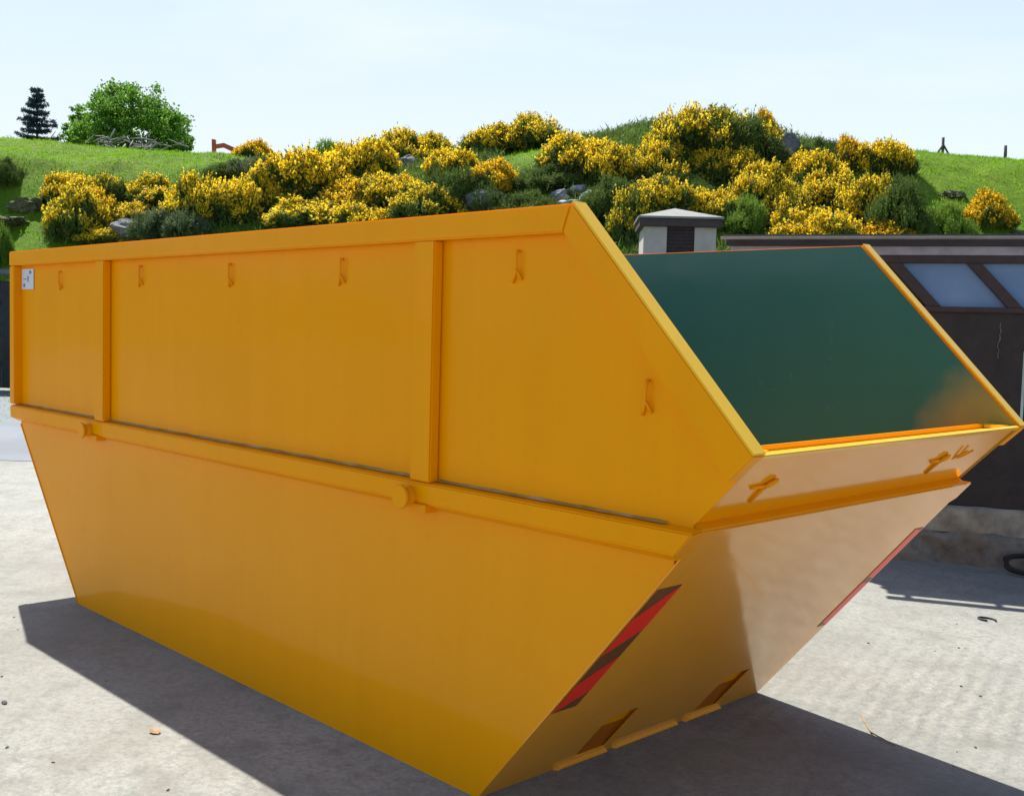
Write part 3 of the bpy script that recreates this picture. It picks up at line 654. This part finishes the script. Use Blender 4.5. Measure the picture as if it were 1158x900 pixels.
BUSHES = [
 (88, 268, 66, 60, 2, 'leftmost gorse bush low on the slope, blossoming above the dark skip corner'),
 (84, 228, 52, 34, 0, 'round gorse bush topping the leftmost yellow clump on the grass'),
 (104, 250, 66, 40, 3, 'orange tinged gorse bush in the middle of the leftmost clump'),
 (126, 232, 46, 38, 5, 'olive gorse bush with few flowers beside the leftmost clump'),
 (122, 272, 44, 20, 0, 'low bright gorse bush right against the grey boulder near the skip top'),
 (152, 250, 46, 24, 4, 'flat gorse bush just above and right of the grey boulder'),
 (172, 228, 50, 32, 2, 'loose olive gorse bush between the leftmost clump and the grey green shrub'),
 (190, 232, 54, 22, 0, 'bright strip of gorse directly above the round green shrub'),
 (222, 248, 58, 54, 4, 'tall gorse bush with dark base just right of the round green shrub'),
 (262, 246, 56, 50, 0, 'dense yellow gorse bush second to the right of the round green shrub'),
 (298, 240, 54, 50, 4, 'gorse bush with dark foot beside the small patch of open grass'),
 (288, 182, 34, 24, 3, 'small lone gorse bush on the crest just right of the red digger'),
 (345, 228, 84, 62, 0, 'big yellow gorse bush rising over the middle of the skip left half'),
 (352, 256, 92, 34, 4, 'low spreading gorse bush right behind the skip top rail, left half'),
 (412, 206, 78, 54, 0, 'large bright gorse bush high on the slope below the round crest shrub'),
 (402, 236, 60, 36, 3, 'orange yellow gorse bush in the middle of the long yellow thicket'),
 (410, 262, 60, 34, 0, 'brightest low gorse bush touching the skip top rail'),
 (450, 186, 66, 40, 4, 'gorse bush on the crest where the yellow thicket meets the sky'),
 (484, 176, 50, 32, 1, 'spiky gorse bush on the skyline just left of the crest dip'),
 (512, 206, 56, 40, 0, 'gorse bush above the orange one, left of the grass notch'),
 (440, 228, 60, 40, 1, 'gorse bush beside the dark upright stone in the thicket'),
 (482, 248, 66, 40, 2, 'gorse bush low behind the skip, between thicket and rock face'),
 (556, 220, 58, 38, 3, 'orange gorse bush standing apart below the grass notch'),
 (566, 172, 62, 36, 1, 'gorse bush on the skyline left of the grass notch top'),
 (604, 166, 56, 40, 2, 'tall sparse gorse bush on the skyline over the grass notch'),
 (654, 196, 70, 48, 0, 'broad gorse bush right of the grass notch'),
 (694, 206, 64, 48, 1, 'olive yellow gorse bush above the pale rock face'),
 (738, 206, 62, 44, 4, 'gorse bush just below the highest dark bush on its left side'),
 (746, 184, 56, 34, 2, 'dark cored gorse bush on the left shoulder of the highest knoll'),
 (776, 176, 80, 56, 2, 'highest gorse bush, dark with yellow tips, left half of the knoll top'),
 (822, 176, 76, 58, 5, 'dark gorse bush forming the right half of the knoll top'),
 (863, 162, 30, 36, 3, 'narrow upright gorse bush like a knob right of the knoll top'),
 (745, 240, 80, 44, 1, 'gorse bush directly above the tiny pale hut roof'),
 (714, 270, 54, 60, 5, 'tall dark gorse bush flecked yellow, left of the tiny pale hut'),
 (800, 196, 50, 30, 0, 'small bright gorse bush right under the knoll top'),
 (833, 204, 52, 38, 4, 'gorse bush left of the grey boulder on the knoll'),
 (800, 246, 54, 42, 1, 'gorse bush right behind the ridge of the tiny pale hut'),
 (862, 232, 60, 48, 4, 'gorse bush directly below the grey boulder on the knoll'),
 (920, 212, 66, 44, 0, 'bright gorse bush right of and below the grey boulder'),
 (958, 190, 38, 36, 3, 'small upright orange gorse bush near the crest right of the boulder'),
 (996, 194, 60, 38, 0, 'rightmost gorse bush on the crest, beside the open grass'),
 (888, 250, 50, 46, 2, 'leafy gorse bush between hut and the brightest lower bush'),
 (934, 236, 60, 42, 4, 'gorse bush in the middle of the right yellow cluster'),
 (980, 252, 62, 62, 1, 'tall gorse bush with dark base at the right cluster edge'),
 (920, 276, 84, 48, 0, 'brightest broad gorse bush sitting just over the shed roof'),
 (994, 276, 66, 28, 3, 'low gorse bush over the shed roof, right of the broad bright one'),
 (1117, 254, 46, 40, 3, 'lone gorse bush on the open grass at far right'),
 (194, 268, 66, 44, 'grey', 'rounded grey green shrub beside the grey boulder above the skip'),
 (306, 206, 64, 36, 'grey', 'sprawling grey green shrub on the crest right of the digger'),
 (262, 200, 40, 22, 'dark', 'small dark shrub below the red digger arm'),
 (375, 176, 38, 22, 'light', 'round bright green shrub on the skyline above the yellow thicket'),
 (5, 205, 40, 30, 'dark', 'dark shrub at the left edge of the grassy slope'),
 (4, 296, 22, 44, 'light', 'green shrub right behind the black fence at far left'),
 (528, 240, 60, 50, 'dark', 'dark green shrub under the orange gorse bush'),
 (498, 216, 40, 36, 'dark', 'dark shrub in the hollow left of the orange gorse bush'),
 (618, 214, 60, 28, 'dark', 'dark shrub at the foot of the grass notch'),
 (600, 246, 60, 34, 'dark', 'dark shrub on the left of the pale rock face'),
 (690, 250, 62, 50, 'dark', 'dark shrub right of the pale rock face'),
 (838, 262, 50, 40, 'light', 'bright green shrub between the hut and the shed roof end'),
 (925, 186, 44, 32, 'dark', 'dark shrub on the crest right of the grey boulder'),
 (1018, 268, 74, 70, 'dark', 'big dark green shrub right of the tall gorse bush over the shed'),
 (1066, 270, 56, 42, 'light', 'bright green shrub between the dark shrub and the lone gorse bush'),
 (875, 184, 34, 22, 'grey', 'small grey green shrub growing on the grey boulder'),
 (770, 222, 44, 30, 'dark', 'dark shrub in the shade above the hut roof'),
]
for b_ in BUSHES: bush(*b_)

# low undergrowth, uncountable
def scatter(n, region, rg, pred):
    out = []
    while len(out) < n:
        px = rg.uniform(region[0], region[2]); py = rg.uniform(region[1], region[3])
        out.append((px, py)) if pred(px, py) else None
    return out
def field_points(n, u0, u1, d0, d1, rg, pred=None):
    out = []
    while len(out) < n:
        u = rg.uniform(u0, u1); d = rg.uniform(d0, d1); px = 579+FPX*u/d
        if pred and not pred(px, u, d): continue
        out.append((u, d))
    return out
def scrub_pred(px, u, d):
    if not (430 < px < 1075): return px > 60 and px < 430 and 29 < d < 42 and noise.noise((u*.25, d*.25, 1)) > .22
    if 560 < px < 640 and d > 36: return False
    return noise.noise((u*.18, d*.18, 7)) > (-.35 if px < 1000 else .1) and (px < 1000 or d < 34)
rg = np.random.default_rng(5)
pts = field_points(5200, -20, 20, 15, 45, rg, scrub_pred)
B = []; 
for u, d in pts:
    p = P_ud(u, d, hill_h(u, d)-.02); B.append(p[:])
B = np.array(B); rep = 26
base = np.repeat(B, rep, 0)+rg.normal(size=(len(B)*rep, 3))*np.array([.2, .2, .10]); dv = unit(rg.normal(size=base.shape)*.6+np.array([0, 0, .8]))
V_, F_ = tris(base, dv, rg.uniform(.08, .30, len(base)), rg.uniform(.012, .03, len(base)), rg)
tag(np_mesh('undergrowth', V_, F_, M['scrub']), 'tangled dark green undergrowth between the gorse bushes', 'undergrowth', kind='stuff')
# grass
pts = field_points(60000, -32, 30, 16, 50, rg, lambda px, u, d: -150 < px < 1350)
B = np.array([P_ud(u, d, hill_h(u, d)-.02)[:] for u, d in pts]); rep = 4
base = np.repeat(B, rep, 0)+rg.normal(size=(len(B)*rep, 3))*np.array([.06, .06, .0]); dv = unit(rg.normal(size=base.shape)*.35+np.array([0, 0, 1.]))
V_, F_ = tris(base, dv, rg.uniform(.05, .15, len(base)), rg.uniform(.008, .016, len(base)), rg)
tag(np_mesh('grass', V_, F_, M['grass_blade']), 'bright green rough grass covering the hillside', 'grass', kind='stuff')

# rocks
def rock(px, py, wpx, hpx, m, label, seed, name='boulder', cat='boulder', dep=.8, sink=.25):
    P, d = on_hill(px, py); k = d/FPX
    bm = bmesh.new(); bmesh.ops.create_icosphere(bm, subdivisions=4, radius=1)
    rr = random.Random(seed); planes = [(Vector([rr.gauss(0, 1) for _ in range(3)]).normalized(), rr.uniform(.55, .9)) for _ in range(18)]; rgh = .3 if name == 'earth_bank' else .05
    for v in bm.verts:
        p = v.co
        for nrm, dd in planes:
            e = p.dot(nrm)-dd
            if e > 0: p = p-nrm*e
        p += p.normalized()*(noise.noise(p*2.5+Vector((seed, 0, 0)))*.12+noise.noise(p*6+Vector((seed, 0, 0)))*rgh)
        v.co = p
    me = bpy.data.meshes.new(name); bm.to_mesh(me); bm.free()
    for p in me.polygons: p.use_smooth = False
    o = link_mesh(name, me, m); o.location = P+Vector((0, 0, hpx*k*(.5-sink)))
    o.scale = (wpx*k/2*1.1, wpx*k/2*dep, hpx*k/2*1.2); o.rotation_euler = (rr.uniform(-.15, .15), rr.uniform(-.1, .1), math.atan2(RX.y, RX.x)+rr.uniform(-.3, .3))
    tag(o, label, cat); return o
rock(150, 269, 44, 24, M['rock_grey'], 'blue grey boulder half buried in gorse above the left part of the skip', 1)
rock(98, 275, 24, 12, M['rock_grey'], 'small dark rock poking up left of the blue grey boulder', 2)
rock(888, 177, 34, 34, M['rock_grey'], 'rounded grey boulder on the right shoulder of the gorse knoll', 3)
rock(457, 192, 26, 22, M['rock_grey'], 'dark upright stone within the yellow thicket', 4)
rock(925, 178, 28, 16, M['rock_grey'], 'dark crest rock just right of the rounded grey boulder', 5)
for q_ in [(632, 226, 26, 16, 'pale broken rock on the left of the rock face above the skip corner', 6), (652, 222, 24, 14, 'pale rock ledge in the middle of the rock face above the skip corner', 21),
           (668, 232, 30, 18, 'largest pale slab of the rock face, just right of the skip top corner', 7), (646, 238, 34, 16, 'low pale rock right against the skip top corner', 22), (686, 250, 18, 16, 'small grey rock under the pale slab', 23)]:
    rock(q_[0], q_[1], q_[2], q_[3], M['rock_pale'], q_[4], q_[5], 'rock_outcrop', 'rock')
rock(545, 238, 60, 30, M['rock_grey'], 'grey rock in shade under the orange gorse bush', 8, 'rock_outcrop', 'rock')
rock(34, 236, 46, 22, M['peat'], 'dark eroded earth bank on the left grass slope, upper one', 9, 'earth_bank', 'bank', sink=.42)
rock(12, 254, 50, 12, M['peat'], 'thin brown earth bank on the left grass slope, lower one', 10, 'earth_bank', 'bank', sink=.42)
rock(1156, 268, 30, 10, M['peat'], 'small brown earth bank in the grass at right edge', 12, 'earth_bank', 'bank', sink=.42)
rock(1076, 224, 34, 10, M['peat'], 'faint brown bare patch on the right slope left of the lone gorse', 13, 'earth_bank', 'bank', sink=.4)

# ------------------------------------------------------------------ trees on the crest
def crest_base(px, d): u = (px-579)/FPX*d; return P_ud(u, d, hill_h(u, d))
def tree(px, d, wpx, ytop, seed, label):
    B0 = crest_base(px, d); top = at(px, ytop, d).z; H = top-B0.z; Wd = wpx*d/FPX
    root = empty('broadleaf_tree', B0-Vector((0, 0, .1))); tag(root, label, 'tree')
    rg = np.random.default_rng(seed); mb = MB()
    mb.tube([(0, 0, 0), (.05, 0, H*.15), (-.03, .05, H*.32), (.05, 0, H*.6)], [.26, .2, .17, .07], 10); mb.build('trunk', M['bark'], root)
    for i in range(9):
        a_ = i*2.4; r_ = Wd*.5*rg.uniform(.5, .8); z1 = H*rg.uniform(.35, .85)
        MB().tube([(0, 0, H*rg.uniform(.1, .3)), (math.cos(a_)*r_*.5, math.sin(a_)*r_*.5, z1*.65), (math.cos(a_)*r_, math.sin(a_)*r_, z1)], [.1, .06, .02], 6).build('limb', M['bark'], root)
    # crown: clumps inside a wide dome that reaches low
    n = 330; C_ = []
    while len(C_) < n:
        p = rg.uniform(-1, 1, 3); p[2] = rg.uniform(-.75, 1)
        rr_ = np.sqrt((p**2).sum())
        if rr_ > 1 or (rr_ < .5 and rg.random() < .4): continue
        C_.append(p)
    C_ = np.array(C_); bump_ = np.array([1+.16*noise.noise(Vector(c*2.1)) for c in unit(C_)])[:, None]
    C_ = C_*bump_*np.array([Wd/2*.92, Wd/2*.8, H*.44])+np.array([0, 0, H*.52])
    lv_ = np.repeat(C_, 95, 0)+rg.normal(size=(n*95, 3))*np.array([.20, .20, .15])*(Wd/7)
    lv_ = lv_[lv_[:, 2] > .1]
    q = quads(lv_, rg.uniform(.05, .10, len(lv_))*(Wd/7)**.5, rg); np_mesh('crown', q[0], q[1], M['tree_leaf'], root)
tree(144, 58, 146, 90, 3, 'large round bright green broadleaf tree on the hill crest at left')
tree(92, 60, 56, 112, 4, 'narrower green broadleaf tree merging into the left flank of the large round tree')
tree(190, 60, 60, 116, 6, 'smaller rounded green tree on the right flank of the large round tree')
def spruce(px, d, wpx, ytop, label):
    B0 = crest_base(px, d); H = at(px, ytop, d).z-B0.z; Wd = wpx*d/FPX
    root = empty('spruce_tree', B0-Vector((0, 0, .1))); tag(root, label, 'tree')
    MB().tube([(0, 0, 0), (0, 0, H*.5), (0, 0, H)], [.13, .08, .01], 8).build('trunk', M['bark'], root)
    rg = np.random.default_rng(11); Vs, Fs = [], []; off = 0
    z = .12*H
    while z < H*.985:
        f_ = 1-z/H; R_ = Wd*.5*min(1, (f_*1.35+.14))*rg.uniform(.75, 1.1)
        for k in range(9):
            a_ = rg.uniform(0, 2*np.pi); L_ = R_*rg.uniform(.5, 1.15); n = int(40+170*L_)
            tt = rg.uniform(.05, 1, n); wd = .20*(1-tt*.5)
            x = tt*L_; yv = rg.normal(size=n)*wd*.45; zz = z+.16*L_*tt**2-.10*L_*tt+rg.normal(size=n)*.035-np.abs(rg.normal(size=n))*.06
            b_ = np.stack([x*np.cos(a_)-yv*np.sin(a_), x*np.sin(a_)+yv*np.cos(a_), zz], 1)
            dv = unit(np.array([np.cos(a_), np.sin(a_), -.1])*.7+rg.normal(size=(n, 3))*.7)
            V_, F_ = tris(b_, dv, rg.uniform(.08, .17, n), rg.uniform(.02, .035, n), rg); Vs.append(V_); Fs.append(F_+off); off += len(V_)
        z += H*.03*(1+.9*rg.random())
    np_mesh('crown', np.concatenate(Vs), np.concatenate(Fs), M['spruce_leaf'], root)
spruce(41, 60, 78, 95, 'dark blue green spruce standing alone left of the round tree')
# low shrubs near the trees
def crest_shrub(px, d, wpx, hpx, kind, label):
    B0 = crest_base(px, d); o = empty('shrub', B0-Vector((0, 0, .15)), px); k = d/FPX
    o.scale = (wpx*k/2, wpx*k/2, hpx*k/.9); tag(o, label, 'shrub', 'green shrubs on the hillside')
    c = bpy.data.objects.new('foliage', SHR[kind]); scene.collection.objects.link(c); c.parent = o
crest_shrub(4, 56, 34, 20, 'grey', 'grey shrub on the crest at the left edge beside the spruce')
crest_shrub(60, 57, 34, 17, 'light', 'small light green shrub at the foot of the spruce')
crest_shrub(176, 56, 60, 26, 'dark', 'dark shrub under the right side of the large round tree')
crest_shrub(112, 56, 50, 24, 'dark', 'dark shrub under the left side of the large round tree')
# brushwood pile
B0 = crest_base(144, 46.2); rr = random.Random(2); bo = empty('brushwood_pile', B0)
for i in range(46):
    c = RX*rr.gauss(0, .9)+FX*rr.gauss(0, .25); dr = (RX*rr.uniform(-1, 1)+FX*rr.uniform(-.4, .4)+Vector((0, 0, rr.uniform(-.3, .42)))).normalized(); l = rr.uniform(.35, 1.1)
    zc = .08+rr.random()*.5; a_ = B0+c+Vector((0, 0, zc))
    a_ = a_-B0; MB().tube([a_-dr*l/2, a_+Vector((0, 0, rr.uniform(-.06, .06))), a_+dr*l/2], [.035, .028, .012], 5).build('branch', M['dead_wood'], bo, smooth=True)
tag(bo, 'pile of bleached dead branches on the crest under the round tree', 'brushwood')
bp = MB(); B0 = crest_base(20, 47)
for i in range(16):
    a_ = B0+RX*rr.gauss(0, .35)+Vector((0, 0, .05)); bp.tube([a_, a_-RX*rr.uniform(-.1, .5)+Vector((0, 0, rr.uniform(.2, .6)))], [.025, .01], 5)
tag(bp.build('dead_bush', M['dead_wood']), 'bare grey twiggy bush on the crest at the left edge', 'bush')
# fence posts on the right skyline
def post_at(px, d, hpx, strut, label):
    B0 = crest_base(px, d); k = d/FPX; h = hpx*k
    r_ = empty('fence_post', B0, math.atan2(RX.y, RX.x)+.03); tag(r_, label, 'fence post')
    MB().tube([(0, 0, -.3), (.01, 0, h*.5), (0, 0, h)], [.065, .06, .058] if strut else [.07, .065, .06], 10).build('pole', M['post_wood'], r_)
    if strut:
        for s in (-1, 1): MB().tube([(s*.42, -.05, -.1), (s*.02, -.04, h*.62)], [.045, .04], 8).build('strut', M['post_wood'], r_)
post_at(1052, 46, 23, True, 'grey strainer post with two slanting struts on the right skyline')
post_at(1122, 46, 19, False, 'thin plain fence post at the right end of the skyline')

# ------------------------------------------------------------------ digger beyond the crest
dg = crest_base(262, 56); k = 56/FPX
dig = empty('excavator', dg-Vector((0, 0, .9)), math.atan2(RX.y, RX.x)); tag(dig, 'orange red excavator arm sticking up over the crest right of the round tree', 'excavator')
zt = lambda py: at(250, py, 56).z-dig.location.z
X = lambda px: (px-262)*k
mb = MB(); mb.poly_prism([(X(236.5), -.1, zt(158)), (X(240.5), -.1, zt(158.5)), (X(241), -.1, zt(176)), (X(239.5), -.1, zt(186)), (X(237), -.1, zt(186))], (0, .2, 0)); mb.build('dipper_arm', M['digger_red'], dig, bevel=.01)
mb = MB(); mb.poly_prism([(X(240), -.08, zt(164)), (X(250), -.08, zt(162)), (X(262), -.08, zt(167)), (X(272), -.08, zt(184)), (X(266), -.08, zt(184)), (X(258), -.08, zt(171)), (X(249), -.08, zt(167)), (X(240), -.08, zt(168.5))], (0, .16, 0)); mb.build('boom', M['digger_red'], dig, bevel=.01)
mb = MB(); mb.tube([(X(240), 0, zt(164)), (X(249), 0, zt(165))], .03, 8); mb.build('hydraulic_ram', M['steel'], dig)
mb = MB(); mb.poly_prism([(X(232), -.25, .55), (X(238), -.25, .75), (X(242), -.25, .35), (X(236), -.25, .2), (X(231), -.25, .3)], (0, .5, 0)); mb.build('bucket', M['steel'], dig)
MB().box((X(266), -.5, .32), (X(266)+1.2, .5, .8)).build('body', M['digger_red'], dig, bevel=.05)
for y in (-.6, .4): MB().box((X(266)-.1, y, .0), (X(266)+1.3, y+.2, .3)).build('track', M['rubber'], dig, bevel=.08)

# ------------------------------------------------------------------ bits on the yard
def gpt(px, py): dr = ray(px, py); return CAM+dr*(-CAM.z/dr.z)
protos = []
for s in range(4):
    bm = bmesh.new(); bmesh.ops.create_icosphere(bm, subdivisions=2, radius=1)
    for v in bm.verts: v.co = Vector((v.co.x, v.co.y*.75, v.co.z*.5))*(1+.35*noise.noise(v.co*1.6+Vector((s*7, 0, 0))))
    me = bpy.data.meshes.new('small_stone'); bm.to_mesh(me); bm.free(); me.materials.append(M['pebble']); protos.append(me)
stones = [(535, 443), (695, 415), (735, 467), (655, 497), (805, 457), (825, 459), (760, 402), (800, 385), (870, 602), (855, 755), (790, 812), (800, 768), (812, 572), (617, 665), (720, 520), (905, 590), (940, 700), (560, 565), (700, 620), (640, 390)]
for i, (zx, zy) in enumerate(stones[:13]):
    p = gpt(780+zx/2.648, 560+zy/2.648); s = random.uniform(.003, .008)
    o = bpy.data.objects.new('small_stone', protos[i % 4]); scene.collection.objects.link(o); o.location = p+Vector((0, 0, s*.35)); o.scale = (s, s, s); o.rotation_euler = (0, 0, i*1.3)
    tag(o, 'small dark stone chip on the sunlit concrete right of the skip', 'stone', 'stone chips on the right of the yard')
for i, (px, py) in enumerate([(5, 795), (2, 765), (16, 698), (20, 712), (190, 893), (60, 862), (120, 770), (8, 845)]):
    p = gpt(px, py); s = random.uniform(.008, .012)*(1.3 if i == 0 else .55)
    o = bpy.data.objects.new('small_stone', protos[(i+1) % 4]); scene.collection.objects.link(o); o.location = p+Vector((0, 0, s*.35)); o.scale = (s*1.3, s, s); o.rotation_euler = (0, 0, i*2.1)
    tag(o, 'larger stone chip at the left edge of the yard' if i == 0 else 'small stone chip on the sunlit concrete left of the skip', 'stone', None if i == 0 else 'stone chips on the left of the yard')
p = gpt(175, 828); mb = MB(); vv = [mb.bm.verts.new(p+Vector((math.cos(a*.9)*.03*(1+.3*math.sin(a*3)), math.sin(a*.9)*.02, .004+.008*math.sin(a*2)**2))) for a in range(7)]
c0 = mb.bm.verts.new(p+Vector((0, 0, .003)))
for i in range(7): mb.bm.faces.new((c0, vv[i], vv[(i+1) % 7]))
tag(mb.build('fallen_leaf', M['dry_leaf']), 'curled brown leaf on the concrete left of the skip shadow', 'leaf')
a0, a1, a2 = gpt(973, 809), gpt(985, 830), gpt(1013, 844)
mb = MB(); mb.tube([a0+Vector((0, 0, .004)), a1+Vector((0, 0, .008)), a2+Vector((0, 0, .004))], [.002, .003, .002], 5)
tag(mb.build('dry_twig', M['dry_leaf']), 'thin dry twig on the sunlit concrete below the skip end', 'twig')
p = gpt(1116, 701); mb = MB(); mb.tube([p+Vector((math.cos(a/10*6.28)*.05, math.sin(a/10*6.28)*.035, .006)) for a in range(9)], .006, 6)
tag(mb.build('wire_loop', M['rubber']), 'small dark loop of wire on the concrete near the shed shadow', 'wire')
